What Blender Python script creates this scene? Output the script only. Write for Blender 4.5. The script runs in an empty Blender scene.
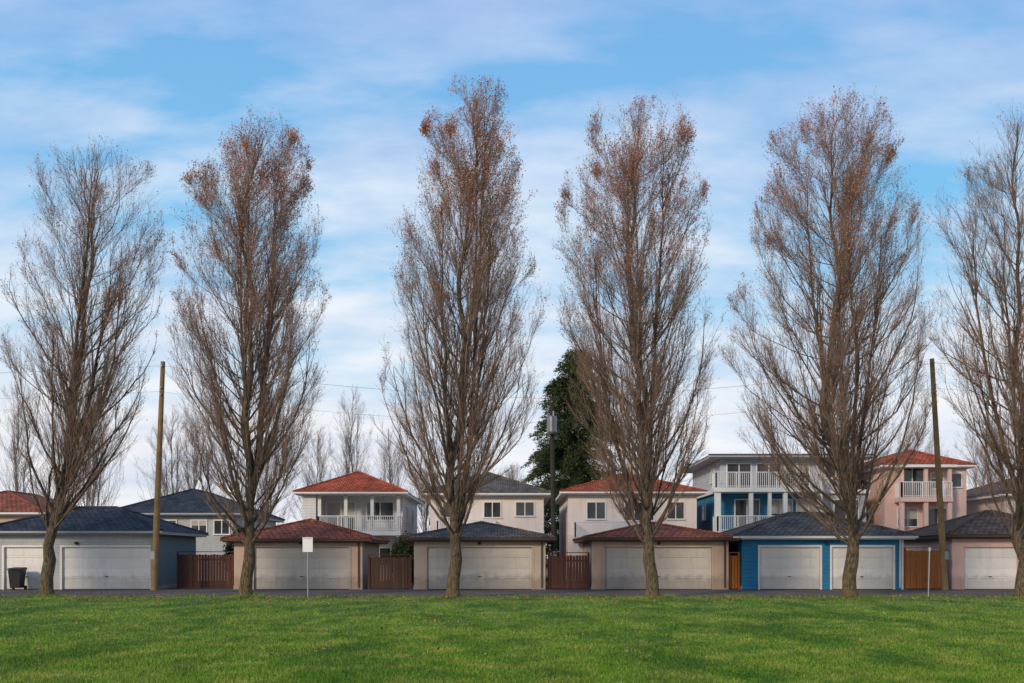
import bpy, math, numpy as np
from mathutils import Vector
scene=bpy.context.scene
scene.view_settings.view_transform='Standard'
try: scene.view_settings.look='None'
except: pass
scene.view_settings.exposure=0

# ------------------------------------------------------------------ materials
def newmat(name):
    m=bpy.data.materials.new(name); m.use_nodes=True
    nt=m.node_tree; b=nt.nodes['Principled BSDF']
    return m,nt,b
def N(nt,t,**k):
    n=nt.nodes.new(t)
    for a,v in k.items(): setattr(n,a,v)
    return n
def math_(nt,op,a,b=None):
    n=N(nt,'ShaderNodeMath',operation=op)
    for i,v in enumerate((a,b)):
        if v is None: continue
        if isinstance(v,(int,float)): n.inputs[i].default_value=v
        else: nt.links.new(v,n.inputs[i])
    return n.outputs[0]
def mixc(nt,f,a,b,blend='MIX'):
    n=N(nt,'ShaderNodeMix',data_type='RGBA',blend_type=blend)
    for i,v in ((0,f),(6,a),(7,b)):
        if isinstance(v,(int,float)): n.inputs[i].default_value=v
        elif isinstance(v,tuple): n.inputs[i].default_value=(*v[:3],1)
        else: nt.links.new(v,n.inputs[i])
    return n.outputs[2]
def noise(nt,vec,scale,detail=4,rough=.55):
    n=N(nt,'ShaderNodeTexNoise'); n.inputs['Scale'].default_value=scale
    n.inputs['Detail'].default_value=detail; n.inputs['Roughness'].default_value=rough
    nt.links.new(vec,n.inputs['Vector']); return n.outputs[0]
def ramp(nt,f,p):
    n=N(nt,'ShaderNodeValToRGB'); e=n.color_ramp.elements
    while len(e)<len(p): e.new(.5)
    for i,(a,c) in enumerate(p):
        e[i].position=a; e[i].color=(*c,1) if isinstance(c,tuple) else (c,c,c,1)
    nt.links.new(f,n.inputs[0]); return n.outputs[0]
def bump(nt,b,h,s=.3,d=.02):
    n=N(nt,'ShaderNodeBump'); n.inputs['Strength'].default_value=s; n.inputs['Distance'].default_value=d
    nt.links.new(h,n.inputs['Height']); nt.links.new(n.outputs[0],b.inputs['Normal'])
def sc(c,k): return tuple(min(1,x*k) for x in c)
def streaks(nt,g,c,amt):
    mp=N(nt,'ShaderNodeMapping'); nt.links.new(g,mp.inputs[0]); mp.inputs['Scale'].default_value=(4,4,.45)
    f=ramp(nt,noise(nt,mp.outputs[0],1.3,5,.7),[(.5,0.),(.8,amt)])
    return mixc(nt,f,c,(.13,.10,.08))
def M(name,col,rough=.85,var=.18,scale=1.5,bs=25,bst=.15,spec=.25,metal=0,dirt=0):
    m,nt,b=newmat(name); g=N(nt,'ShaderNodeNewGeometry').outputs['Position']
    f=ramp(nt,noise(nt,g,scale,5),[(.3,0.),(.7,1.)])
    c=mixc(nt,f,sc(col,1-var),sc(col,1+var))
    f2=noise(nt,g,bs,3); c=mixc(nt,.25,c,mixc(nt,f2,sc(col,.6),sc(col,1.4)))
    if dirt:
        z=N(nt,'ShaderNodeSeparateXYZ'); nt.links.new(g,z.inputs[0])
        dd=math_(nt,'ADD',z.outputs[2],math_(nt,'MULTIPLY',noise(nt,g,3,5),-.9))
        d=ramp(nt,dd,[(0,1.),(.35,0.)])
        c=streaks(nt,g,c,dirt*.7)
        c=mixc(nt,math_(nt,'MULTIPLY',d,dirt),c,(.07,.06,.045))
    nt.links.new(c,b.inputs['Base Color']); b.inputs['Roughness'].default_value=rough
    b.inputs['Specular IOR Level'].default_value=spec; b.inputs['Metallic'].default_value=metal
    bump(nt,b,f2,bst,.01); return m
def siding(name,col,pitch=.14):
    m,nt,b=newmat(name); g=N(nt,'ShaderNodeNewGeometry').outputs['Position']
    s=N(nt,'ShaderNodeSeparateXYZ'); nt.links.new(g,s.inputs[0])
    fr=math_(nt,'FRACT',math_(nt,'DIVIDE',s.outputs[2],pitch))
    line=ramp(nt,fr,[(0,.45),(.16,1.),(1,.93)])
    c=mixc(nt,noise(nt,g,2,6),sc(col,.75),sc(col,1.2)); c=streaks(nt,g,c,.25)
    c=mixc(nt,1.,c,line,'MULTIPLY'); nt.links.new(c,b.inputs['Base Color'])
    b.inputs['Roughness'].default_value=.7; bump(nt,b,fr,.5,.02); return m
def rooftile(name,c1,c2,mortar,w=.3,h=.3,bst=.6):
    m,nt,b=newmat(name); ge=N(nt,'ShaderNodeNewGeometry'); g=ge.outputs['Position']
    s=N(nt,'ShaderNodeSeparateXYZ'); nt.links.new(g,s.inputs[0])
    n=N(nt,'ShaderNodeSeparateXYZ'); nt.links.new(ge.outputs['True Normal'],n.inputs[0])
    side=math_(nt,'GREATER_THAN',math_(nt,'ABSOLUTE',n.outputs[0]),math_(nt,'ABSOLUTE',n.outputs[1]))
    u=math_(nt,'ADD',math_(nt,'MULTIPLY',side,s.outputs[1]),math_(nt,'MULTIPLY',math_(nt,'SUBTRACT',1.,side),s.outputs[0]))
    v=math_(nt,'MULTIPLY',s.outputs[2],3.0)
    cb=N(nt,'ShaderNodeCombineXYZ'); nt.links.new(u,cb.inputs[0]); nt.links.new(v,cb.inputs[1])
    br=N(nt,'ShaderNodeTexBrick'); nt.links.new(cb.outputs[0],br.inputs['Vector'])
    br.inputs['Color1'].default_value=(*c1,1); br.inputs['Color2'].default_value=(*c2,1); br.inputs['Mortar'].default_value=(*mortar,1)
    br.inputs['Scale'].default_value=1; br.inputs['Brick Width'].default_value=w; br.inputs['Row Height'].default_value=h
    br.inputs['Mortar Size'].default_value=.03; br.inputs['Mortar Smooth'].default_value=.6
    st=ramp(nt,noise(nt,g,1.3,6,.7),[(.35,.55),(.65,1.25)])
    c=mixc(nt,1.,br.outputs[0],st,'MULTIPLY')
    moss=ramp(nt,noise(nt,g,5,5,.7),[(.55,0.),(.70,.6)])
    c=mixc(nt,moss,c,(.10,.09,.05))
    nt.links.new(c,b.inputs['Base Color']); b.inputs['Roughness'].default_value=.9; b.inputs['Specular IOR Level'].default_value=.1
    hgt=math_(nt,'SUBTRACT',math_(nt,'MULTIPLY',math_(nt,'FRACT',math_(nt,'DIVIDE',v,h)),-1.),br.outputs['Fac'])
    bump(nt,b,hgt,bst,.04); return m
def wood(name,c1,c2,pitch=.15):
    m,nt,b=newmat(name); g=N(nt,'ShaderNodeNewGeometry').outputs['Position']
    s=N(nt,'ShaderNodeSeparateXYZ'); nt.links.new(g,s.inputs[0])
    fl=math_(nt,'FLOOR',math_(nt,'DIVIDE',s.outputs[0],pitch))
    wn=N(nt,'ShaderNodeTexWhiteNoise',noise_dimensions='1D'); nt.links.new(fl,wn.inputs['W'])
    mp=N(nt,'ShaderNodeMapping'); nt.links.new(g,mp.inputs[0]); mp.inputs['Scale'].default_value=(14,14,1.2)
    gr=noise(nt,mp.outputs[0],2,5,.7)
    c=mixc(nt,wn.outputs[0],c1,c2); c=mixc(nt,.6,c,ramp(nt,gr,[(.25,.3),(.75,1.3)]),'MULTIPLY')
    nt.links.new(c,b.inputs['Base Color']); b.inputs['Roughness'].default_value=.85; bump(nt,b,gr,.3,.01); return m

m_glass,nt,b=newmat('window_glass'); b.inputs['Roughness'].default_value=.08
b.inputs['Specular IOR Level'].default_value=.6
g=N(nt,'ShaderNodeNewGeometry').outputs['Position']
nt.links.new(mixc(nt,noise(nt,g,1.5,2),(.012,.014,.018),(.07,.075,.08)),b.inputs['Base Color'])
m_curtain=M('curtain_fabric',(.45,.42,.38),.9,.1)
m_white=M('white_paint',(.78,.76,.73),.6,.06,dirt=.15)
m_trimgrey=M('grey_trim',(.35,.36,.37),.6,.08)
m_brown=M('brown_trim',(.10,.06,.045),.7)
m_door=M('door_paint_white',(.80,.76,.72),.55,.06,.8,dirt=.3)
m_door2=M('door_paint_cream',(.58,.53,.48),.55,.08,.8,dirt=.4)
m_teal=siding('teal_siding',(.15,.225,.245))
m_palegrey=siding('pale_grey_siding',(.47,.48,.49))
m_beige=M('beige_stucco',(.57,.41,.32),.95,.12,.9,60,.4,dirt=.4)
m_pink=M('pink_stucco',(.74,.49,.43),.95,.09,.9,60,.4,dirt=.3)
m_palepink=M('pale_pink_stucco',(.77,.66,.61),.95,.08,.9,60,.4,dirt=.3)
m_greybe=M('grey_stucco',(.50,.41,.34),.95,.12,.9,60,.4,dirt=.4)
m_cream=M('cream_stucco',(.66,.57,.50),.95,.07,.9,60,.4)
m_whitewall=siding('white_siding',(.75,.73,.72),.18)
m_blue=siding('blue_siding',(.012,.19,.38),.2)
m_houseblue=siding('house_blue_siding',(.03,.22,.37),.2)
m_greyside=siding('grey_siding',(.50,.52,.55),.2)
m_red=rooftile('red_tile',(.57,.125,.06),(.40,.09,.045),(.10,.03,.02))
m_redb=rooftile('red_brown_tile',(.45,.135,.08),(.29,.09,.055),(.07,.03,.02))
m_grey=rooftile('grey_shingle',(.20,.165,.14),(.12,.10,.09),(.035,.03,.028),.3,.25,.5)
m_navy=rooftile('blue_shingle',(.07,.08,.10),(.04,.048,.068),(.015,.018,.022),.3,.25,.5)
m_brn=rooftile('brown_shingle',(.21,.13,.10),(.13,.083,.065),(.035,.025,.02),.3,.25,.5)
m_fbrown=wood('brown_fence_wood',(.115,.055,.032),(.06,.03,.02))
m_fred=wood('red_fence_wood',(.135,.045,.028),(.07,.028,.02))
m_forange=wood('cedar_fence_wood',(.55,.19,.045),(.40,.13,.03))
m_pole=M('pole_wood',(.27,.18,.085),.9,.3,2,40,.4)
m_poled=M('dark_pole_wood',(.05,.045,.04),.9,.3,2,40,.4)
m_metal=M('galvanised_metal',(.30,.31,.33),.45,.1,metal=.6)
m_black=M('black_plastic',(.02,.02,.022),.5,.2)
m_wire=M('wire',(.05,.05,.05),.6)

# asphalt
m_asph,nt,b=newmat('asphalt'); g=N(nt,'ShaderNodeNewGeometry').outputs['Position']
c=mixc(nt,ramp(nt,noise(nt,g,.35,6,.6),[(.35,0.),(.65,1.)]),(.04,.034,.033),(.11,.094,.085))
c=mixc(nt,ramp(nt,noise(nt,g,9,5,.8),[(.45,0.),(.62,.8)]),c,(.17,.11,.065))
nt.links.new(c,b.inputs['Base Color']); b.inputs['Roughness'].default_value=.9; bump(nt,b,noise(nt,g,60,3),.4,.01)
# grass
def grassmat(name,k,blade=False):
    m,nt,b=newmat(name); g=N(nt,'ShaderNodeNewGeometry').outputs['Position']
    a=ramp(nt,noise(nt,g,.22,4,.65),[(.38,0.),(.62,1.)])
    c=mixc(nt,a,sc((.058,.145,.010),k),sc((.115,.205,.016),k))
    a2=ramp(nt,noise(nt,g,1.1,5,.78),[(.44,0.),(.62,1.)])
    c=mixc(nt,math_(nt,'MULTIPLY',a2,.75),c,sc((.24,.25,.05),k))
    mp=N(nt,'ShaderNodeMapping'); nt.links.new(g,mp.inputs[0]); mp.inputs['Scale'].default_value=(1,.35,1)
    a4=ramp(nt,noise(nt,mp.outputs[0],.6,5,.68),[(.46,0.),(.62,.8)])
    c=mixc(nt,a4,c,sc((.028,.088,.008),k))
    if not blade:
        a3=noise(nt,g,14,5,.75)
        c=mixc(nt,.8,c,ramp(nt,a3,[(.3,.35),(.7,1.65)]),'MULTIPLY')
        s=N(nt,'ShaderNodeSeparateXYZ'); nt.links.new(g,s.inputs[0])
        e=math_(nt,'ADD',s.outputs[1],math_(nt,'MULTIPLY',noise(nt,g,1.6,5,.7),2.8))
        e=ramp(nt,math_(nt,'DIVIDE',math_(nt,'SUBTRACT',e,39.6),2.2),[(0.,0.),(.75,.9)])
        c=mixc(nt,e,c,(.12,.085,.045))
        bump(nt,b,noise(nt,g,22,5,.8),.6,.04)
    else:
        wn_=N(nt,'ShaderNodeTexWhiteNoise',noise_dimensions='3D')
        sn=N(nt,'ShaderNodeVectorMath',operation='SNAP'); sn.inputs[1].default_value=(.03,.03,1); nt.links.new(g,sn.inputs[0]); nt.links.new(sn.outputs[0],wn_.inputs[0])
        c=mixc(nt,.8,c,ramp(nt,wn_.outputs[0],[(0.,.35),(1.,1.7)]),'MULTIPLY')
    nt.links.new(c,b.inputs['Base Color']); b.inputs['Roughness'].default_value=.7; b.inputs['Specular IOR Level'].default_value=.2
    return m
m_lawn=grassmat('lawn_grass',.95); m_blade=grassmat('grass_blade',1.2,True)
m_ground=M('ground_soil',(.07,.075,.04),.95,.3,.4)
def foliage(name,ca,cb_,scale):
    m,nt,b=newmat(name); g=N(nt,'ShaderNodeNewGeometry')
    c=mixc(nt,g.outputs['Random Per Island'],ca,cb_)
    c=mixc(nt,1.,c,ramp(nt,noise(nt,g.outputs['Position'],scale,2),[(.3,.6),(.7,1.3)]),'MULTIPLY')
    nt.links.new(c,b.inputs['Base Color']); b.inputs['Roughness'].default_value=.8; b.inputs['Specular IOR Level'].default_value=.15; return m
m_leaf=foliage('dry_leaf',(.33,.11,.055),(.66,.29,.15),1.)
m_litter=foliage('leaf_litter',(.46,.24,.09),(.16,.08,.04),1.)
m_needle=foliage('conifer_needles',(.022,.042,.014),(.07,.09,.03),.7)
m_bark,nt,b=newmat('bark'); g=N(nt,'ShaderNodeNewGeometry').outputs['Position']
mp=N(nt,'ShaderNodeMapping'); nt.links.new(g,mp.inputs[0]); mp.inputs['Scale'].default_value=(11,11,2.5)
f=noise(nt,mp.outputs[0],2,5,.75)
c=mixc(nt,ramp(nt,f,[(.40,0.),(.60,1.)]),(.03,.021,.016),(.20,.14,.09))
s=N(nt,'ShaderNodeSeparateXYZ'); nt.links.new(g,s.inputs[0])
moss=ramp(nt,math_(nt,'ADD',math_(nt,'MULTIPLY',s.outputs[2],.16),math_(nt,'MULTIPLY',noise(nt,g,5,4,.7),.8)),[(.35,.7),(.8,0.)])
c=mixc(nt,moss,c,mixc(nt,ramp(nt,f,[(.38,0.),(.62,1.)]),(.035,.028,.013),(.27,.20,.065))); nt.links.new(c,b.inputs['Base Color']); b.inputs['Roughness'].default_value=.95; bump(nt,b,f,1.,.08)
def twigmat(name,a,b_):
    m,nt,b=newmat(name); g=N(nt,'ShaderNodeNewGeometry').outputs['Position']
    nt.links.new(mixc(nt,ramp(nt,noise(nt,g,1.5,1),[(.3,0.),(.7,1.)]),a,b_),b.inputs['Base Color']); b.inputs['Roughness'].default_value=.9; b.inputs['Specular IOR Level'].default_value=.1; return m
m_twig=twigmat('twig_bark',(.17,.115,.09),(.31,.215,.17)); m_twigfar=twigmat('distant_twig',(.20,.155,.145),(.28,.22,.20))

# ------------------------------------------------------------------ mesh helpers
def fastmesh(name,V,F,mats,midx=None,smooth=False):
    V=np.asarray(V,np.float32).reshape(-1,3); me=bpy.data.meshes.new(name)
    nl=sum(f.size for f in F); npoly=sum(len(f) for f in F)
    me.vertices.add(len(V)); me.vertices.foreach_set('co',V.ravel())
    me.loops.add(nl); me.loops.foreach_set('vertex_index',np.concatenate([f.ravel() for f in F]).astype(np.int32))
    tot=np.concatenate([np.full(len(f),f.shape[1],np.int32) for f in F])
    st=np.concatenate([[0],np.cumsum(tot)[:-1]]).astype(np.int32)
    me.polygons.add(npoly); me.polygons.foreach_set('loop_start',st); me.polygons.foreach_set('loop_total',tot)
    if midx is not None: me.polygons.foreach_set('material_index',np.asarray(midx,np.int32))
    if smooth: me.polygons.foreach_set('use_smooth',np.ones(npoly,bool))
    for m in mats: me.materials.append(m)
    me.update(calc_edges=True); return me
def addobj(name,me,parent=None,loc=(0,0,0)):
    o=bpy.data.objects.new(name,me); scene.collection.objects.link(o); o.location=loc
    if parent: o.parent=parent
    return o
def empty(name,loc):
    e=bpy.data.objects.new(name,None); scene.collection.objects.link(e); e.location=loc; e.empty_display_size=.5; return e
class Bld:
    def __init__(s,name,origin):
        s.o=Vector((*origin,0)); s.e=empty(name,s.o); s.p={}; s.rg=np.random.default_rng(int(abs(origin[0])*10)+5)
    def part(s,n,m):
        return s.p.setdefault((n,m),([],[]))
    def poly(s,n,m,pts,faces):
        v,f=s.part(n,m); k=len(v); v.extend(pts); f.extend([tuple(i+k for i in q) for q in faces])
    def box(s,n,m,x0,x1,y0,y1,z0,z1):
        if x0>x1:x0,x1=x1,x0
        s.poly(n,m,[(x0,y0,z0),(x1,y0,z0),(x1,y1,z0),(x0,y1,z0),(x0,y0,z1),(x1,y0,z1),(x1,y1,z1),(x0,y1,z1)],
          [(0,3,2,1),(4,5,6,7),(0,1,5,4),(1,2,6,5),(2,3,7,6),(3,0,4,7)])
    def tube(s,n,m,pts,r,S=10):
        r=r if hasattr(r,'__len__') else [r]*len(pts)
        vv=[]
        for i,p in enumerate(pts):
            a=Vector(pts[max(0,i-1)]);b_=Vector(pts[min(len(pts)-1,i+1)]); t=(b_-a).normalized()
            u=t.cross(Vector((1,0,0)) if abs(t.x)<.8 else Vector((0,1,0))).normalized(); w=t.cross(u)
            for k in range(S):
                an=2*math.pi*k/S; vv.append(tuple(Vector(p)+(u*math.cos(an)+w*math.sin(an))*r[i]))
        ff=[]
        for i in range(len(pts)-1):
            for k in range(S): ff.append((i*S+k,i*S+(k+1)%S,(i+1)*S+(k+1)%S,(i+1)*S+k))
        ff.append(tuple(range(S))[::-1]); ff.append(tuple(range((len(pts)-1)*S,len(pts)*S)))
        s.poly(n,m,vv,ff)
    def hip(s,m,fm,x0,x1,y0,y1,z0,z1,ov=.45,fh=.18):
        X0,X1,Y0,Y1=x0-ov,x1+ov,y0-ov,y1+ov
        s.box('fascia',fm,X0,X1,Y0,Y1,z0,z0+fh)
        s.box('gutter',fm,X0-.1,X1+.1,Y0-.1,Y0-.003,z0+.06,z0+.16)
        a=.06; X0-=a;X1+=a;Y0-=a;Y1+=a; zb=z0+fh+.003
        w,d=X1-X0,Y1-Y0; ym=(Y0+Y1)/2; xm=(X0+X1)/2
        if w>=d: r0,r1=(X0+d/2-.05,ym,z1),(X1-d/2+.05,ym,z1)
        else: r0,r1=(xm,Y0+w/2-.05,z1),(xm,Y1-w/2+.05,z1)
        P=[(X0,Y0,zb),(X1,Y0,zb),(X1,Y1,zb),(X0,Y1,zb),r0,r1]
        if w>=d: F=[(0,1,5,4),(1,2,5),(2,3,4,5),(3,0,4),(0,3,2,1)]
        else: F=[(0,1,4),(1,2,5,4),(2,3,5),(3,0,4,5),(0,3,2,1)]
        s.poly('roof',m,P,F)
        for i,j in ([(0,4),(1,5),(2,5),(3,4),(4,5)] if w>=d else [(0,4),(1,4),(2,5),(3,5),(4,5)]):
            p,q=Vector(P[i]),Vector(P[j]); s.tube('ridge_caps',m,[tuple(p+Vector((0,0,.01))),tuple(q+Vector((0,0,.01)))],.08,6)
    def win(s,x0,x1,z0,z1,y,fm,mull=1,side=0,hbar=False):
        def bx(n,m,a,b,c,d,e,f):
            if side==0: s.box(n,m,a,b,y-d,y-c,e,f)
            else:
                xa,xb=(y+c,y+d) if side>0 else (y-d,y-c)
                s.box(n,m,xa,xb,a,b,e,f)
        t=.07
        bx('window_glass',m_glass,x0+t,x1-t,.004,.02,z0+t,z1-t)
        k=s.rg.random()
        if k<.45 and x1-x0>.8: # blinds / curtains
            hh=(z1-z0-2*t)*s.rg.uniform(.25,.6); bx('curtains',m_curtain,x0+t,x1-t,.021,.026,z1-t-hh,z1-t)
        bx('window_frame',fm,x0,x1,.003,.06,z1-t,z1); bx('window_frame',fm,x0-.04,x1+.04,.003,.1,z0-.02,z0+t-.01)
        bx('window_frame',fm,x0,x0+t,.003,.058,z0+t,z1-t); bx('window_frame',fm,x1-t,x1,.003,.058,z0+t,z1-t)
        for i in range(mull):
            xm=x0+(x1-x0)*(i+1)/(mull+1); bx('window_frame',fm,xm-.03,xm+.03,.003,.05,z0+t,z1-t)
    def rail(s,x0,x1,y0,y1,z,m,h=1.0,sp=.13):
        def run(ax,bx_,ay,by):
            L=math.hypot(bx_-ax,by-ay); n=max(2,int(L/sp))
            s.tube('railing',m,[(ax,ay,z+h),(bx_,by,z+h)],.035,6); s.tube('railing',m,[(ax,ay,z+.1),(bx_,by,z+.1)],.022,6)
            for i in range(n+1):
                f=i/n; X=ax+(bx_-ax)*f; Y=ay+(by-ay)*f; r=.018 if i%10 else .04
                s.box('railing',m,X-r,X+r,Y-r,Y+r,z,z+h-.02)
        run(x0,x1,y0,y0); run(x0,x0,y0,y1); run(x1,x1,y0,y1)
    def done(s):
        for (n,m),(v,f) in s.p.items():
            me=bpy.data.meshes.new(n); me.from_pydata([tuple(Vector(q)-s.o) for q in v],[],f); me.materials.append(m); me.update()
            o=addobj(n,me,s.e)
            if n in('door_panels','walls','fascia','bin_body'):
                bv=o.modifiers.new('b','BEVEL'); bv.width=.012; bv.segments=1
        return s.e

def garage(x0,x1,doors,wm,rm,fm,dm,ze,za,depth=6.5,yf=50.,name='garage',dh=2.12,tm=None,lamp=True,fw=None):
    B=Bld(name,((x0+x1)/2,yf+depth/2)); t=.2; tm=tm or m_white; fw=fw or wm
    cur=x0
    for a,b_ in doors:
        B.box('walls',fw,cur,a,yf,yf+t,0,ze); B.box('walls',fw,a,b_,yf,yf+t,dh,ze)
        B.box('door_trim',tm,a-.1,a+.003,yf-.025,yf+.1,0,dh+.1); B.box('door_trim',tm,b_-.003,b_+.1,yf-.025,yf+.1,0,dh+.1)
        B.box('door_trim',tm,a+.003,b_-.003,yf-.025,yf+.1,dh-.003,dh+.1)
        B.box('door_core',dm,a+.003,b_-.003,yf+.13,yf+.16,0,dh-.003)
        nr=4; hh=dh/nr; nc=max(2,int(round((b_-a)/1.1)))
        for r in range(nr):
            B.box('door_panels',dm,a+.01,b_-.01,yf+.105,yf+.128,r*hh+.012,(r+1)*hh-.008)
            for c_ in range(nc):
                w=(b_-a)/nc; B.box('door_panels',dm,a+c_*w+.1,a+(c_+1)*w-.1,yf+.093,yf+.104,r*hh+.11,(r+1)*hh-.1)
        B.box('door_handle',m_black,(a+b_)/2-.08,(a+b_)/2+.08,yf+.07,yf+.092,.62,.66)
        B.box('door_seal',m_black,a+.02,b_-.02,yf+.09,yf+.125,.002,.03)
        cur=b_
    B.box('walls',fw,cur,x1,yf,yf+t,0,ze)
    B.box('walls',wm,x0,x0+t,yf+t,yf+depth,0,ze); B.box('walls',wm,x1-t,x1,yf+t,yf+depth,0,ze)
    B.box('walls',wm,x0+t,x1-t,yf+depth-t,yf+depth,0,ze)
    B.box('corner_trim',tm,x1-.08,x1+.02,yf-.02,yf-.003,0,ze-.01)
    B.box('foundation',m_greybe,x0-.03,x0-.003+.01,yf,yf+depth,0,.18); B.box('foundation',m_greybe,x1-.007,x1+.03,yf,yf+depth,0,.18)
    B.hip(rm,fm,x0,x1,yf,yf+depth,ze,za)
    B.box('downspout',fm,x1-.2,x1-.13,yf-.08,yf-.003,.1,ze)
    if lamp:
        xm=(doors[0][0]+doors[-1][1])/2
        B.box('wall_lamp',m_black,xm-.07,xm+.07,yf-.14,yf-.026,dh+.13,dh+.26)
    return B

garage(-26.2,-17.85,[(-25.4,-23.3),(-22.5,-18.1)],m_teal,m_navy,m_trimgrey,m_door,2.75,4.25,fw=m_palegrey).done()
garage(-13.9,-7.5,[(-12.9,-8.15)],m_beige,m_redb,m_brown,m_door2,2.35,3.6,tm=m_greybe).done()
garage(-4.9,1.65,[(-4.25,1.0)],m_greybe,m_grey,m_brown,m_door2,2.4,3.45,tm=m_greybe).done()
garage(4.0,10.8,[(4.65,10.0)],m_beige,m_redb,m_brown,m_door2,2.4,3.4,tm=m_beige).done()
garage(11.5,19.55,[(12.4,15.4),(16.0,19.05)],m_blue,m_grey,m_white,m_door,2.5,3.95).done()
garage(22.0,28.8,[(22.6,25.3),(25.8,28.3)],m_pink,m_brn,m_brown,m_door,2.55,4.05,tm=m_pink).done()
garage(31.2,37.6,[(32,36.8)],m_beige,m_grey,m_brown,m_door2,2.4,3.5).done()
garage(-35.4,-28.8,[(-34.5,-29.6)],m_cream,m_brn,m_white,m_door,2.4,3.5).done()

# ------------------------------------------------------------------ fences
rng=np.random.default_rng(3)
def fence(x0,x1,h,m,y=50.3,name='wooden_fence'):
    B=Bld(name,((x0+x1)/2,y)); x=x0
    while x<x1-.05:
        w=min(.135,x1-x); dz=rng.uniform(-.02,.02)
        B.box('boards',m,x,x+w,y+rng.uniform(-.004,.004),y+.025,.04,h+dz); x+=.15
    for z in (.3,h-.3): B.box('rails',m,x0,x1,y+.027,y+.07,z,z+.09)
    n=max(1,int((x1-x0)/1.9))
    for k in range(n+1):
        X=x0+(x1-x0)*k/n; B.box('posts',m,X-.05,X+.05,y-.06,y-.007,0,h+.12)
    B.box('cap_rail',m,x0-.02,x1+.02,y-.075,y+.075,h+.125,h+.165)
    return B.done()
fence(-17.2,-14.1,1.75,m_fred,51.5); fence(-7.2,-5.1,1.6,m_fbrown); fence(1.85,3.85,1.7,m_fred)
fence(19.75,21.8,1.95,m_forange); fence(10.9,11.4,1.7,m_forange,50.3); fence(29,31,1.8,m_fbrown); fence(-28.6,-26.4,1.8,m_fbrown)
def yfence(x,y0,y1,h,m):
    B=Bld('yard_fence',(x,(y0+y1)/2)); y=y0
    while y<y1: B.box('boards',m,x,x+.025,y,y+.135,.04,h); y+=.15
    for z in (.3,h-.3): B.box('rails',m,x+.027,x+.07,y0,y1,z,z+.09)
    return B.done()
for x,m in ((-16.,m_fbrown),(-6.2,m_fbrown),(2.9,m_fred),(10.95,m_forange),(20.8,m_forange)): yfence(x,57.2,65.5,1.7,m)

# ------------------------------------------------------------------ houses
def house(name,x0,x1,y0,y1,wm,rm,fm,ze,za,ov=.5):
    B=Bld(name,((x0+x1)/2,(y0+y1)/2)); B.box('walls',wm,x0,x1,y0,y1,0,ze); B.hip(rm,fm,x0,x1,y0,y1,ze,za,ov); return B
def balcony(B,x0,x1,yf,yb,z,wm,rm,ztop=None,cols=3):
    B.box('balcony_deck',wm,x0,x1,yf,yb-.003,z-.28,z)
    B.rail(x0+.08,x1-.08,yf+.08,yb-.06,z,rm)
    for i in range(cols):
        X=x0+.15+(x1-x0-.3)*i/(cols-1)
        B.box('columns',wm,X-.13,X+.13,yf+.12,yf+.38,0,z-.283)
        if ztop: B.box('columns',wm,X-.11,X+.11,yf+.14,yf+.36,z,ztop)
def slider(B,x0,x1,z,y,fm): B.win(x0,x1,z+.03,z+2.05,y,fm,1)
B=Bld('white_house',(-10.7,72)); x0,x1=-13.9,-7.4
B.box('walls',m_whitewall,x0,x1,67.9,78,0,5.75); B.box('walls',m_whitewall,x0,x0+.9,66.3,67.897,0,5.75)
B.hip(m_red,m_white,x0,x1,66.3,78,5.75,7.55,.45)
balcony(B,x0+.95,x1,66.3,67.9,3.35,m_white,m_white,5.745,4)
slider(B,-12.6,-10.6,3.35,67.9,m_white); B.win(-9.9,-8.0,4.1,5.4,67.9,m_white,1); B.win(-12.4,-10.4,1.,2.3,67.9,m_white,1); B.win(-9.8,-8.2,1.,2.3,67.9,m_white,1)
B.win(69.5,70.7,4.1,5.2,x1,m_white,1,1); B.win(73.5,75,4.1,5.2,x1,m_white,1,1)
B.tube('roof_vent',m_metal,[(-9.2,70,6.3),(-9.2,70,7.2)],.08); B.done()
B=house('stucco_house',-5.4,2.1,66.,78,m_palepink,m_grey,m_white,5.65,7.5)
B.win(.2,1.5,4.3,5.3,66.,m_white,1); B.win(-1.9,-.7,4.2,5.3,66.,m_white,1); B.win(-4.6,-3,4.2,5.3,66,m_white,1)
balcony(B,-4.9,-1.,64.6,66.,3.0,m_palepink,m_white,None,3); slider(B,-3.2,-1.4,.4,66.,m_white)
B.box('band',m_white,-5.42,2.12,65.97,65.997,3.2,3.4); B.win(.1,1.6,1.5,2.6,66,m_white,1)
B.tube('roof_vent',m_metal,[(-1.2,70,6.3),(-1.2,70,7.3)],.08); B.done()
B=house('stucco_house',3.7,12.2,66.,78,m_palepink,m_red,m_white,5.75,7.5)
B.win(4.9,6.2,4.1,5.3,66.,m_white,1); B.win(7.4,9.4,4.0,5.3,66.,m_white,2); B.win(10.2,11.4,4.1,5.3,66.,m_white,1)
balcony(B,4.0,7.6,64.5,66.,2.9,m_palepink,m_white,None,3); B.box('band',m_white,3.68,12.22,65.97,65.997,3.1,3.3)
B.box('chimney',m_cream,8.2,8.9,71,71.7,6.5,8.3); slider(B,8.4,10.4,.5,66,m_white)
B.tube('roof_vent',m_metal,[(6.2,69,6.4),(6.2,69,7.1)],.08); B.done()
B=Bld('blue_house',(18.6,72)); x0,x1=13.6,23.6
B.box('walls',m_houseblue,x0,x1,66.6,78,0,3.3); B.box('walls',m_houseblue,x0,x1-3.6,66.6,78,3.303,6.0); B.box('walls',m_greyside,x1-3.597,x1,66.6,78,3.303,6.0)
B.box('walls',m_greyside,x0+.4,x1-.5,67.2,77.5,6.003,8.2)
B.hip(m_grey,m_trimgrey,x0+.4,x1-.5,67.2,77.5,8.2,8.95,.9,.18)
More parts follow.
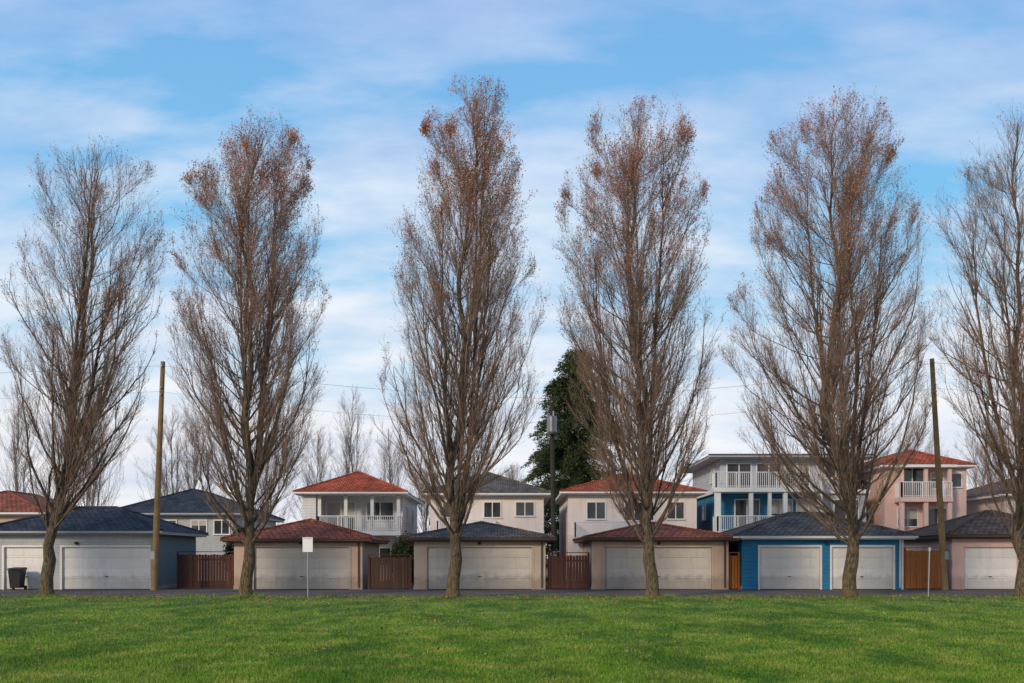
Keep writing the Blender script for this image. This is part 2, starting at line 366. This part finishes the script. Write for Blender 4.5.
B.box('fascia',m_white,x0-.2,x1+.2,66.35,78.2,5.85,6.0-.003+.12)
balcony(B,x0-.3,20.2,65.,66.6,3.3,m_white,m_white,None,4)
balcony(B,x0-.4,20.2,65.,66.3,6.15,m_white,m_white,None,4)
for X in (x0-.2,16.7,20.): B.box('columns',m_white,X,X+.2,65.1,65.3,3.32,5.86)
for X in (14.4,16.4,18.3): B.win(X,X+1.7,6.2,7.95,67.2,m_white,1)
B.win(21,22.5,6.9,7.9,67.2,m_white,1)
for X in (14.8,17.0,18.9,21.4): B.win(X,X+1.7,3.6,5.5,66.6,m_white,1)
for X in (14.3,17.5,20.7): B.win(X,X+1.7,1.,2.4,66.6,m_white,1)
B.win(69,70.5,6.8,7.8,x0+.4,m_white,1,-1); B.win(70,71.5,4.2,5.3,x0,m_white,1,-1); B.done()
B=house('pink_house',24.6,30.0,66.,78,m_pink,m_red,m_white,7.5,8.95,.4)
balcony(B,25.2,28.6,64.8,66.,5.5,m_pink,m_white,7.45,3); B.box('balcony_roof',m_white,25,28.8,64.7,65.59,7.45,7.62)
slider(B,25.6,27.2,5.5,66,m_white); B.win(27.6,28.5,6.1,7.2,66,m_white,0); B.win(28.9,29.7,6.2,7.2,66,m_white,0)
B.win(25.4,26.8,3.6,4.9,66,m_white,1); B.win(27.4,28.8,3.6,4.9,66,m_white,1); B.win(25.4,28,.9,2.2,66,m_white,2)
B.win(69,70.5,6,7.1,24.6,m_white,1,-1); B.done()
B=house('white_house',-26.2,-18.4,66.,78,m_palegrey,m_navy,m_trimgrey,4.35,6.35)
for X in (-25.5,-23.2,-21.2,-19.7): B.win(X,X+1.1,3.1,4.1,66,m_white,1)
B.win(68,69.5,3.1,4.1,-18.4,m_white,1,1); B.win(72,73.5,3.1,4.1,-18.4,m_white,1,1); B.done()
B=house('brown_house',-38.5,-30.2,64.,76,m_beige,m_redb,m_white,4.3,6.1)
for X in (-37,-34,-31.8): B.win(X,X+1.2,2.8,3.9,64,m_white,1)
B.done()
B=house('cream_house',32.5,40.5,66.,78,m_cream,m_brn,m_white,5.6,7.3)
for X in (33.3,36,38.5): B.win(X,X+1.3,4,5.2,66,m_white,1)
B.done()

# ------------------------------------------------------------------ poles, wires, sign, bin
def pole(xb,xt,y,h,m,r=.15,transformer=False):
    B=Bld('utility_pole',(xb,y)); f=lambda z:(xb+(xt-xb)*z/h,y,z)
    B.tube('shaft',m,[f(0),f(h*.3),f(h*.6),f(h)],[r*1.15,r,r*.9,r*.72],12)
    for dz in (.25,1.3,1.65): 
        X=f(h-dz)[0]; B.tube('insulator',m_metal,[(X,y-.1,h-dz),(X,y-.26,h-dz)],.045,8)
    B.box('guard_plate',m_metal,xb-.1,xb+.1,y-r-.03,y-r+.0,1.5,1.9)
    if transformer:
        X=f(h-1.3)[0]; B.tube('transformer',m_metal,[(X-.02,y-.42,h-1.9),(X-.02,y-.42,h-1.8),(X-.02,y-.42,h-1.05),(X-.02,y-.42,h-1.)],[.2,.25,.25,.17],14)
        B.tube('bushing',m_metal,[(X+.06,y-.42,h-1.),(X+.06,y-.42,h-.75)],.04,8); B.box('bracket',m_metal,X-.06,X+.06,y-.25,y-.1,h-1.6,h-1.2)
    B.done()
pole(-17.55,-17.1,49.,11.2,m_pole); pole(2.15,2.0,50.6,9.7,m_poled,.13,True); pole(21.35,20.7,49.3,11.4,m_pole,.15)
def wires(segs):
    B=Bld('power_lines',(0,49))
    for a,b_,sag,rr in segs:
        a,b_=Vector(a),Vector(b_); pts=[]
        for i in range(17):
            t=i/16; p=a.lerp(b_,t); p.z-=sag*4*t*(1-t); pts.append(tuple(p))
        B.tube('wire',m_wire,pts,rr,4)
    B.done()
W=[]
for dz,s,rr in ((.25,.25,.006),(1.5,.35,.0045)):
    p1=(-17.1-dz*.04,48.75,11.2-dz); p2=(2.,50.35,9.9-dz if dz>.5 else 9.6); p3=(20.72,49.05,11.4-dz)
    W+= [((-60,47.5,11.3-dz),p1,.7,rr),(p1,p2,s,rr),(p2,p3,s,rr),(p3,(60,49,11.2-dz),.7,rr)]
wires(W)
B=Bld('street_sign',(-8.1,39.7)); B.tube('post',m_metal,[(-8.1,39.7,0),(-8.1,39.7,2.4)],.03,8)
B.box('sign_plate',m_white,-8.3,-7.9,39.64,39.66,1.82,2.4); B.box('plate_border',m_trimgrey,-8.27,-7.93,39.632,39.639,2.34,2.36); B.done()
B=Bld('marker_post',(16.7,40.)); B.tube('post',m_metal,[(16.65,40.,0),(16.7,40.,1.85)],.028,8); B.box('cap',m_trimgrey,16.66,16.74,39.96,40.04,1.85,2.0); B.done()
def bin_(x,y,m):
    B=Bld('garbage_bin',(x,y))
    a,b_=.24,.31
    P=[(x-a,y-a,.1),(x+a,y-a,.1),(x+a,y+a,.1),(x-a,y+a,.1),(x-b_,y-b_,.98),(x+b_,y-b_,.98),(x+b_,y+b_,.98),(x-b_,y+b_,.98)]
    B.poly('bin_body',m,P,[(0,3,2,1),(0,1,5,4),(1,2,6,5),(2,3,7,6),(3,0,4,7),(4,5,6,7)])
    B.poly('lid',m,[(x-.34,y-.36,.985),(x+.34,y-.36,.985),(x+.34,y+.34,.985),(x-.34,y+.34,.985),(x-.3,y-.28,1.07),(x+.3,y-.28,1.07),(x+.32,y+.34,1.12),(x-.32,y+.34,1.12)],
       [(0,3,2,1),(0,1,5,4),(1,2,6,5),(2,3,7,6),(3,0,4,7),(4,5,6,7)])
    for sx in (-1,1): B.tube('wheel',m_black,[(x+sx*.27,y+.24,.11),(x+sx*.33,y+.24,.11)],.11,14)
    B.tube('handle',m_black,[(x-.25,y+.38,1.02),(x+.25,y+.38,1.02)],.02,8); B.done()
bin_(-24.4,49.3,m_black)

# ------------------------------------------------------------------ ground
def grid(name,x0,x1,y0,y1,nx,ny,zf,m,ragged=0):
    xs=np.linspace(x0,x1,nx); ys=np.linspace(y0,y1,ny); X,Y=np.meshgrid(xs,ys)
    if ragged: Y[-1]+=ragged*(np.sin(xs*1.3)+np.sin(xs*3.7+1)+np.sin(xs*.41))*.5
    Z=zf(X,Y); V=np.stack([X,Y,Z],-1)
    i=np.arange(nx*ny).reshape(ny,nx); F=np.stack([i[:-1,:-1],i[:-1,1:],i[1:,1:],i[1:,:-1]],-1).reshape(-1,4)
    return addobj(name,fastmesh(name,V,[F],[m],smooth=True))
def lz(X,Y):
    e=np.clip((41-Y)/4,0,1)
    return .012+e*(.014*np.sin(X*.35+Y*.2)+.009*np.sin(Y*.45-X*.23)+.02)
grid('ground',-900,900,-200,1500,3,3,lambda X,Y:X*0-.05,m_ground)
grid('alley_road',-150,150,39.,51.6,60,6,lambda X,Y:X*0,m_asph)
lawn=grid('lawn',-90,90,-15,40.2,361,112,lz,m_lawn,.22)
grid('backyard_grass',-90,90,51.6,160,5,5,lambda X,Y:X*0-.02,m_lawn)
r=np.random.default_rng(11); n=400000
u=r.random(n); d=1/(1/11.5*(1-u)+1/40.*u); x=r.uniform(-1,1,n)*(d*.56+2.5)
clump=(np.sin(x*2.1+d*.7)*np.sin(d*2.7-x*.6)+np.sin(x*.7)*np.sin(d*.9))*.5
h=r.uniform(.02,.058,n)*(1+.3*clump); w=.0045*(d/12)**.9+.002; a=r.uniform(0,6.28,n)
z=lz(x,d)-.003; base=np.stack([x,d,z],-1); dv=np.stack([np.cos(a),np.sin(a)*.4,0*a],-1)*w[:,None]
tip=base+np.stack([r.normal(0,.018,n),r.normal(0,.018,n),h],-1)
V=np.stack([base-dv,base+dv,tip],1)
# taller unmown tufts along the lane edge and round the trunks
r=np.random.default_rng(12); n2=14000
bx_=np.array([-18.6,-10.64,-2.36,5.6,13.52,20.4]); near=r.random(n2)<.35
x2=np.where(near,r.choice(bx_,n2)+r.normal(0,.4,n2),r.uniform(-25,25,n2)); y2=np.where(near,40+r.normal(-.1,.35,n2),40.+np.abs(r.normal(0,.14,n2))*np.sign(np.sin(x2*1.9)+.2))
h2=r.uniform(.05,.16,n2)*(.6+.6*(np.sin(x2*2.3)+np.sin(x2*.9)>.2)); a2=r.uniform(0,6.28,n2)
b2=np.stack([x2,y2,0*x2+.002],-1); d2=np.stack([np.cos(a2),np.sin(a2)*.4,0*a2],-1)*.011
V2=np.stack([b2-d2,b2+d2,b2+np.stack([r.normal(0,.04,n2),r.normal(0,.04,n2),h2],-1)],1)
V=np.concatenate([V,V2]); n+=n2
me=fastmesh('grass_blades',V,[np.arange(3*n).reshape(-1,3)],[m_blade]); addobj('grass_blades',me,lawn)
def quads(c,size,r,flat=False):
    n=len(c); a=r.normal(size=(n,3)); 
    if flat: a[:,2]*=.25
    a/=np.linalg.norm(a,axis=1)[:,None]; b_=r.normal(size=(n,3))
    if flat: b_[:,2]*=.25
    b_-=a*(a*b_).sum(1)[:,None]; b_/=np.linalg.norm(b_,axis=1)[:,None]
    s=size[:,None]; nn=np.cross(a,b_)
    return np.stack([c-a*s,c+b_*s*.55+nn*s*.25,c+a*s,c-b_*s*.55+nn*s*.25],1)
def litter(n,name):
    r=np.random.default_rng(5)
    y=np.where(r.random(n)<.88,r.normal(39.4,2.4,n),r.uniform(15,40,n)); y=np.clip(y,13,49.7); x=r.uniform(-1,1,n)*(y*.56+4)
    keep=r.random(n)<(.35+.65*(np.sin(x*.8+y)*np.sin(y*.4-x*.3)>0)); x,y=x[keep],y[keep]
    z=np.where(y<40.2,lz(x,y)+.04,.015); c=np.stack([x,y,z],-1)
    V=quads(c,r.uniform(.025,.055,len(c)),r,True); addobj(name,fastmesh(name,V,[np.arange(4*len(c)).reshape(-1,4)],[m_litter]))
litter(8500,'fallen_leaves')

# ------------------------------------------------------------------ trees
def tubes(P,R,S):
    Nn,K=P.shape[:2]; T=np.gradient(P,axis=1) if K>2 else np.repeat((P[:,1:]-P[:,:1]),2,axis=1)
    T/=np.linalg.norm(T,axis=2,keepdims=True)+1e-9
    mt=T.mean(1); ref=np.where((np.abs(mt[:,0:1])<.75),np.array([[1,0,0.]]),np.array([[0,1.,0]]))[:,None,:]
    U=np.cross(T,np.broadcast_to(ref,T.shape)); U/=np.linalg.norm(U,axis=2,keepdims=True)+1e-9; W_=np.cross(T,U)
    if S==1: # flat ribbon twigs with a random roll
        an=np.random.default_rng(Nn).uniform(0,2*np.pi,(Nn,1,1)); D=(U*np.cos(an)+W_*np.sin(an))*R[:,:,None]*1.3
        V=np.stack([P-D,P+D],2); i=np.arange(Nn*K*2).reshape(Nn,K,2)
        F=np.stack([i[:,:-1,0],i[:,:-1,1],i[:,1:,1],i[:,1:,0]],-1).reshape(-1,4); return V.reshape(-1,3),F
    an=np.arange(S)*2*np.pi/S
    V=P[:,:,None,:]+R[:,:,None,None]*(U[:,:,None,:]*np.cos(an)[None,None,:,None]+W_[:,:,None,:]*np.sin(an)[None,None,:,None])
    i=np.arange(Nn*K*S).reshape(Nn,K,S); j=np.roll(i,-1,axis=2)
    F=np.stack([i[:,:-1],j[:,:-1],j[:,1:],i[:,1:]],-1).reshape(-1,4)
    return V.reshape(-1,3),F
def nrm(v): return v/(np.linalg.norm(v,axis=-1,keepdims=True)+1e-9)
class TG:
    def __init__(s,prof,seed,r0=.25,n1=82,c=(14,8,5),tw=(.0072,.0043),fork=1.7,leafn=9000,leafbias=.7,nlead=4,l2=(.7,2.0)):
        s.r=r=np.random.default_rng(seed); p=np.array(sorted(prof)); s.p=p; s.H=H=p[-1,0]
        s.ph=ph=r.uniform(0,6,8)
        zt=np.linspace(0,H*.95,26); cx=s.env(zt)[0]
        w=np.clip(zt/6,0,1)**1.3; k=.18 if r0>.15 else .1
        tx=cx*w+k*(np.sin(zt*.75+ph[0])+.5*np.sin(zt*1.7+ph[5]))*np.clip(zt/3,0,1); ty=k*np.sin(zt*.6+ph[1])*np.clip(zt/3,0,1)
        tr=r0*np.clip(1-zt/H,0,1)**1.2*.85+.012
        TP=np.stack([tx,ty,zt],-1)[None]; zt2=TP[0,:,2]
        if r0>.15:
            z5=np.array([0,.1,.3,.8,1.5]); bx=.09*np.sin(z5*1.7+ph[6])*z5
            TP=np.concatenate([np.stack([bx,0*z5,z5],-1)[None],TP[:,3:]],1); tr=np.concatenate([r0*np.array([1.5,1.22,1.06,.98,.95]),tr[3:]]); zt2=TP[0,:,2]
        tx,ty=TP[0,:,0],TP[0,:,1]
        s.out=[(TP,tr[None],12,0)]
        n=n1; h0=fork+(H*.84-fork)*((np.arange(n)+r.random(n))/n)**1.3
        az=np.arange(n)*2.39996+r.normal(0,.4,n); rho=np.sqrt(r.uniform(.2,1.0,n))
        rise=r.uniform(.16,.52,n)*(H-h0)**.9*1.05+.7
        for i in range(min(nlead,n)):
            h0[i]=fork+r.uniform(0,2.2)+i*.3; rho[i]=r.uniform(.28,.6); rise[i]=(H-h0[i])*r.uniform(.62,.93)
        rise=np.minimum(rise,H*r.uniform(.9,1.0,n)-h0)
        h1=h0+rise; ecx,erx=s.env(h1); K=12; t=np.linspace(0,1,K)[None]
        X0=np.interp(h0,zt2,tx);Y0=np.interp(h0,zt2,ty); X1=ecx+erx*rho*np.cos(az); Y1=erx*rho*np.sin(az)*.95
        pw=r.uniform(1.2,1.9,(n,1)); hs=1-(1-t)**pw; zz=h0[:,None]+rise[:,None]*t**1.1
        wob=lambda: np.cumsum(r.normal(0,.07,(n,K)),1)*(t*(1.25-t)*2)
        P=np.stack([X0[:,None]+(X1-X0)[:,None]*hs+wob(),Y0[:,None]+(Y1-Y0)[:,None]*hs+wob(),zz],-1)
        rr=np.interp(h0,zt2,tr)*r.uniform(.2,.4,n); rr=np.clip(rr*(.5+.1*rise),.013,.07)
        for i in range(min(nlead,n)): rr[i]=np.interp(h0[i],zt2,tr)*r.uniform(.5,.68)
        R=rr[:,None]*(1-t*.88)
        s.out.append((P,R,6,0))
        P2,R2=s.spawn(P,R,c[0],.08,1,l2,6,.5,.50,.021); s.out.append((P2,R2,4,1))
        Pl=P[:nlead]; Rl=R[:nlead]
        P2c,R2c=s.spawn(Pl,Rl,26,.25,1,(1.2,3.2),6,.5,.6,.03); s.out.append((P2c,R2c,4,1))
        P2b,R2b=s.spawn(TP[:,8:],tr[None][:,8:],40,.1,1,(.8,2.2),6,.6,.5,.03); s.out.append((P2b,R2b,4,1))
        P2=np.concatenate([P2,P2b,P2c]);R2=np.concatenate([R2,R2b,R2c])
        P3,R3=s.spawn(P2,R2,c[1],.08,1,(.25,.95),3,.75,.35,tw[0]); s.out.append((P3,R3,3,1))
        if c[2]:
            P4,R4=s.spawn(P3,R3,c[2],.15,1,(.10,.36),2,.95,.2,tw[1]); s.out.append((P4,R4,1,1))
        else: P4=P3
        E=P4[:,-1]; s.leaf=None
        if leafn:
            q=np.sin(E[:,0]*2.3+ph[2])*np.sin(E[:,1]*2.1+ph[3])*np.sin(E[:,2]*1.7+ph[0])
            wgt=(1-leafbias)*.6+leafbias*np.clip((E[:,2]/H-.38)/.55,0,1)**1.7*2.4; wgt*=np.clip(.8+q*1.1,.2,2)
            ix=r.choice(len(E),leafn,p=wgt/wgt.sum()); cpt=E[ix]+r.normal(0,.06,(leafn,3)); s.leaf=quads(cpt,r.uniform(.022,.044,leafn),r)
    def env(s,z):
        lo=np.interp(z,s.p[:,0],s.p[:,1]); hi=np.interp(z,s.p[:,0],s.p[:,2]); return (lo+hi)/2,(hi-lo)/2
    def spawn(s,P,R,n,tlo,thi,Lr,K,spread,up,rcap):
        r=s.r; N0,Kp=P.shape[:2]; ix=np.repeat(np.arange(N0),n); m=len(ix)
        f=r.uniform(tlo,thi,m)*(Kp-1); i=np.clip(f.astype(int),0,Kp-2); a=(f-i)[:,None]
        p0=P[ix,i]*(1-a)+P[ix,i+1]*a; tan=nrm(P[ix,i+1]-P[ix,i]); r0=R[ix,i]*(1-a[:,0])+R[ix,i+1]*a[:,0]
        rv=nrm(r.normal(size=(m,3))); perp=nrm(rv-tan*(rv*tan).sum(1)[:,None])
        cx,rx=s.env(p0[:,2]); ow=nrm(np.stack([p0[:,0]-cx,p0[:,1],0*cx],-1))
        d=nrm(tan+perp*spread*r.uniform(.5,1.4,(m,1))+ow*.25+np.array([0,0,up]))
        L=r.uniform(*Lr,m)*np.where(f/(Kp-1)>.8,.85,1.); t=np.linspace(0,1,K)
        pts=p0[:,None]+d[:,None]*L[:,None,None]*t[None,:,None]; pts[:,:,2]+=L[:,None]*.22*t**2
        if K>2: pts+=np.cumsum(r.normal(0,1,(m,K,3)),1)*(L*.04)[:,None,None]*t[None,:,None]
        lim=r.uniform(.9,1.08,m); zl=s.H*(1+r.normal(0,.013,m)); best=np.full(m,.22)
        for k in (.4,.6,.8,1.):
            e=p0+(pts[:,-1]-p0)*k; cx,rx=s.env(e[:,2]); an=np.arctan2(e[:,1],e[:,0]-cx)
            lump=1.0+.07*np.sin(3*an+e[:,2]*.9+s.ph[4])+.05*np.sin(5*an-e[:,2]*1.7+s.ph[7])
            ee=np.hypot(e[:,0]-cx,e[:,1])/(rx*lump); best=np.where((ee<lim)&(e[:,2]<zl),k,best)
        pts=p0[:,None]+(pts-p0[:,None])*best[:,None,None]
        rs=np.minimum(r0*.62,rcap*r.uniform(.7,1.2,m)); rs=np.maximum(rs,.003)
        return pts,rs[:,None]*(1-.65*t)[None]
    def build(s,off=(0,0,0),scale=1):
        V=[];F=[];MI=[];k=0
        for P,R,S,mi in s.out:
            v,f=tubes(P*scale+np.array(off),R*scale,S); V.append(v);F.append(f+k);k+=len(v);MI.append(np.full(len(f),mi))
        return np.concatenate(V),np.concatenate(F),np.concatenate(MI)
def prof(base,rows): return [((597-y)/25,(a-base)/25,(b-base)/25) for y,a,b in rows]
trees=[
 (47,[(580,38,56),(548,26,72),(500,16,110),(450,12,134),(380,12,142),(300,14,156),(250,22,160),(200,36,160),(170,44,153),(147,66,132)],dict(n1=64,leafn=6000,leafbias=.3,c=(13,7,4))),
 (246,[(580,237,255),(560,228,268),(530,203,298),(480,178,325),(400,168,332),(330,170,324),(260,176,318),(200,180,314),(150,212,310),(112,240,286)],dict(leafn=24000,leafbias=.95)),
 (453,[(580,444,462),(560,434,474),(535,408,498),(490,380,530),(420,376,543),(350,378,540),(280,388,541),(200,408,534),(150,420,520),(100,436,510),(80,456,504)],dict(leafn=25000,leafbias=.9)),
 (652,[(580,643,661),(560,636,670),(535,606,698),(490,574,718),(430,568,716),(370,558,716),(300,552,716),(220,550,710),(180,558,698),(140,584,690),(102,602,682)],dict(leafn=25000,leafbias=.85)),
 (850,[(580,841,859),(560,832,870),(530,800,900),(485,746,932),(420,726,934),(360,724,934),(290,734,930),(230,748,924),(180,764,908),(130,771,896),(92,806,878)],dict(n1=96,leafn=22000,leafbias=.7,r0=.27)),
 (1022,[(580,1013,1031),(560,1004,1044),(530,980,1064),(480,944,1096),(400,934,1106),(300,934,1104),(200,935,1094),(150,966,1072),(100,986,1044)],dict(n1=66,leafn=3000,leafbias=.2,c=(13,7,4),r0=.25)),
]
first=None
for k,(b0,rows,kw) in enumerate(trees):
    T=TG(prof(b0,rows),100+k,**kw); V,F,MI=T.build()
    X=(b0-512)/25; e=empty('columnar_tree',(X,40.,0))
    me=fastmesh('branches',V,[F],[m_bark,m_twig],MI,True); addobj('branches',me,e)
    lf=None
    if T.leaf is not None:
        lf=fastmesh('dry_leaves',T.leaf,[np.arange(T.leaf.shape[0]*4).reshape(-1,4)],[m_leaf]); addobj('dry_leaves',lf,e)
    if k==1: first=(me,lf)
for X in (-26.8,28.6):
    e=empty('columnar_tree',(X,40.,0)); addobj('branches',first[0],e); addobj('dry_leaves',first[1],e); e.rotation_euler[2]=2.1 if X<0 else 4

VV=[];FF=[];k=0
spec=[(-47,95,19,4),(-42,99,20,4),(-38.5,92,18.5,3.8),(-34,100,17,3.8),(-28.5,90,14,3.8),(-24,98,15,3.8),(-15.2,95,18.,2.8),(-12.6,103,15,3),(-19.5,100,15,3.4),(-9,105,11,3),(38.5,95,15.5,3.8),(43.5,92,15,4),(35,104,18,3.4),(48,98,16,4),(24,108,13,3.5),(-55,97,17,4),(54,95,16,4),(0,110,12,3.5),(-4,108,13,3)]
for i,(X,Y,H,Rr) in enumerate(spec):
    pr=[(0,-.3,.3),(H*.12,-Rr*.35,Rr*.35),(H*.3,-Rr*.85,Rr*.85),(H*.55,-Rr,Rr),(H*.8,-Rr*.75,Rr*.75),(H,-Rr*.25,Rr*.25)]
    T=TG(pr,500+i,r0=.14,n1=26,c=(9,6,3),tw=(.013,.009),fork=H*.12,leafn=0,nlead=3,l2=(1.2,3.))
    V,F,MI=T.build((X,Y,0)); VV.append(V);FF.append(F+k);k+=len(V)
addobj('distant_trees',fastmesh('distant_trees',np.concatenate(VV),[np.concatenate(FF)],[m_twigfar],smooth=True))

def conifer(X,Y,H,Rm,seed):
    r=np.random.default_rng(seed); e=empty('conifer_tree',(X,Y,0))
    zt=np.linspace(0,H,12); P=np.stack([0*zt,0*zt,zt],-1)[None]; R=(.32*(1-zt/H)+.02)[None]
    nb=420; h=1.5+(H-1.8)*r.random(nb)**.9; L=Rm*np.clip((H-h)/H*1.7,0,1)**.7*r.uniform(.6,1.12,nb)+.25; az=r.uniform(0,6.28,nb); t=np.linspace(0,1,7)
    rad=L[:,None]*t; PB=np.stack([rad*np.cos(az)[:,None],rad*np.sin(az)[:,None],h[:,None]+.25*L[:,None]*t-.45*L[:,None]*t**2*1.2],-1)
    v1,f1=tubes(P,R,8); v2,f2=tubes(PB,np.broadcast_to(.04*(1-.8*t),(nb,7)).copy(),3)
    me=fastmesh('trunk_and_boughs',np.concatenate([v1,v2]),[np.concatenate([f1,f2+len(v1)])],[m_bark]); addobj('trunk_and_boughs',me,e)
    n=110000; ib=r.choice(nb,n,p=L/L.sum()); f=r.uniform(.12,1,n)*6; i=np.clip(f.astype(int),0,5); a=(f-i)[:,None]
    c=PB[ib,i]*(1-a)+PB[ib,i+1]*a; wd=(.5*(1.1-f/6)+.1)[:,None]; c=c+r.normal(0,1,(n,3))*wd*np.array([.8,.8,.35])-np.array([0,0,.12])
    d=nrm(np.stack([np.cos(az[ib]),np.sin(az[ib]),-.35+0*az[ib]],-1)+r.normal(0,.6,(n,3))); s_=nrm(np.cross(d,r.normal(size=(n,3))))*r.uniform(.03,.06,(n,1)); LL=r.uniform(.14,.34,(n,1))
    V=np.stack([c-s_,c+s_,c+d*LL],1); addobj('needles',fastmesh('needles',V,[np.arange(3*n).reshape(-1,3)],[m_needle]),e)
conifer(5.4,85,19.6,5.4,9)

def shrub(X,Y,H,Rm,seed,m=m_needle):
    r=np.random.default_rng(seed); n=9000; c=r.normal(size=(n,3)); c/=np.linalg.norm(c,axis=1)[:,None]; c*=r.uniform(.55,1.05,(n,1))**.6
    lump=1+.22*np.sin(c[:,0:1]*6+seed)*np.sin(c[:,1:2]*5)*np.sin(c[:,2:3]*7)
    c=c*lump*np.array([Rm,Rm,H/2])+np.array([0,0,H/2]); e=empty('shrub',(X,Y,0))
    V=quads(c,r.uniform(.04,.09,n),r); addobj('foliage',fastmesh('foliage',V,[np.arange(4*n).reshape(-1,4)],[m]),e)
    B=TG([(0,-.1,.1),(H*.3,-Rm*.5,Rm*.5),(H,-Rm*.6,Rm*.6)],seed,r0=.05,n1=12,c=(4,3,0),fork=.1,leafn=0,nlead=1); V,F,MI=B.build(); addobj('stems',fastmesh('stems',V,[F],[m_twig,m_twig],MI),e)
shrub(-15.4,58,3.4,1.3,1); shrub(-6.3,60,3.0,1.0,2); shrub(21.,60,3.6,1.1,3); shrub(29.8,58,3.2,1.2,4)

# ------------------------------------------------------------------ light
sun_el,sun_rot=math.radians(22),math.radians(216)
S=bpy.data.lights.new('sun','SUN'); S.energy=2.6; S.angle=math.radians(9); S.color=(1,.84,.63)
so=bpy.data.objects.new('sun',S); scene.collection.objects.link(so)
dv=Vector((math.sin(sun_rot)*math.cos(sun_el),math.cos(sun_rot)*math.cos(sun_el),math.sin(sun_el)))
so.rotation_euler=dv.to_track_quat('Z','Y').to_euler(); so.location=(-20,-30,30)
w=bpy.data.worlds.new('World'); scene.world=w; w.use_nodes=True; nt=w.node_tree; bg=nt.nodes['Background']
sky=N(nt,'ShaderNodeTexSky',sky_type='NISHITA'); sky.sun_disc=False; sky.sun_elevation=sun_el; sky.sun_rotation=sun_rot; sky.ozone_density=1.5
tc=N(nt,'ShaderNodeTexCoord').outputs['Generated']; s=N(nt,'ShaderNodeSeparateXYZ'); nt.links.new(tc,s.inputs[0])
zz=math_(nt,'ADD',math_(nt,'MAXIMUM',s.outputs[2],0.),.30)
cb=N(nt,'ShaderNodeCombineXYZ'); nt.links.new(math_(nt,'DIVIDE',s.outputs[0],zz),cb.inputs[0]); nt.links.new(math_(nt,'DIVIDE',s.outputs[1],zz),cb.inputs[1])
def wn(rot,scl,sc_,det,ro,loc=(0,0,0)):
    mp=N(nt,'ShaderNodeMapping'); nt.links.new(cb.outputs[0],mp.inputs[0]); mp.inputs['Rotation'].default_value=(0,0,math.radians(rot)); mp.inputs['Scale'].default_value=scl; mp.inputs['Location'].default_value=loc
    return noise(nt,mp.outputs[0],sc_,det,ro)
n1=wn(-15,(1.,1.9,1),1.9,7,.52,(3.1,.7,0)); n2=wn(-35,(1.,2.4,1),4.5,6,.58,(1,5,0))
cf=ramp(nt,math_(nt,'ADD',math_(nt,'MULTIPLY',n1,.7),math_(nt,'MULTIPLY',n2,.3)),[(.41,.0),(.49,.6),(.57,1.)])
sh=ramp(nt,wn(10,(1.,1.8,1),2.8,6,.58,(7,2,0)),[(.38,.0),(.62,1.)])
def vscale(col,k):
    n=N(nt,'ShaderNodeVectorMath',operation='SCALE'); nt.links.new(col,n.inputs[0]); n.inputs['Scale'].default_value=k; return n.outputs[0]
cl1=ramp(nt,s.outputs[2],[(0.,(.97,.92,.92)),(.17,(.94,.94,.97)),(.32,(.76,.85,.95)),(.46,(.48,.63,.89)),(.8,(.34,.46,.74))])
cl2=ramp(nt,s.outputs[2],[(0.,(.78,.76,.84)),(.17,(.70,.78,.90)),(.32,(.46,.63,.88)),(.46,(.32,.48,.80)),(.8,(.26,.37,.64))])
cloud=vscale(mixc(nt,sh,cl2,cl1),10.3)
blue=vscale(ramp(nt,s.outputs[2],[(0.,(.60,.78,.95)),(.18,(.38,.70,.95)),(.32,(.19,.56,.92)),(.48,(.19,.47,.86)),(.9,(.12,.28,.6))]),10.3)
skyb=mixc(nt,.87,sky.outputs[0],blue)
low=ramp(nt,s.outputs[2],[(0.,.9),(.2,.4),(.32,.05)])
c=mixc(nt,low,skyb,cloud); c=mixc(nt,math_(nt,'MULTIPLY',cf,.9),c,cloud)
nt.links.new(c,bg.inputs[0]); bg.inputs[1].default_value=.1

# ------------------------------------------------------------------ camera
cam=bpy.data.cameras.new('camera'); co=bpy.data.objects.new('camera',cam); scene.collection.objects.link(co)
co.location=(0,0,1.6); co.rotation_euler=(math.radians(90),0,0); cam.sensor_width=36; cam.lens=35.156; cam.shift_y=216/1024; cam.clip_end=5000
scene.camera=co
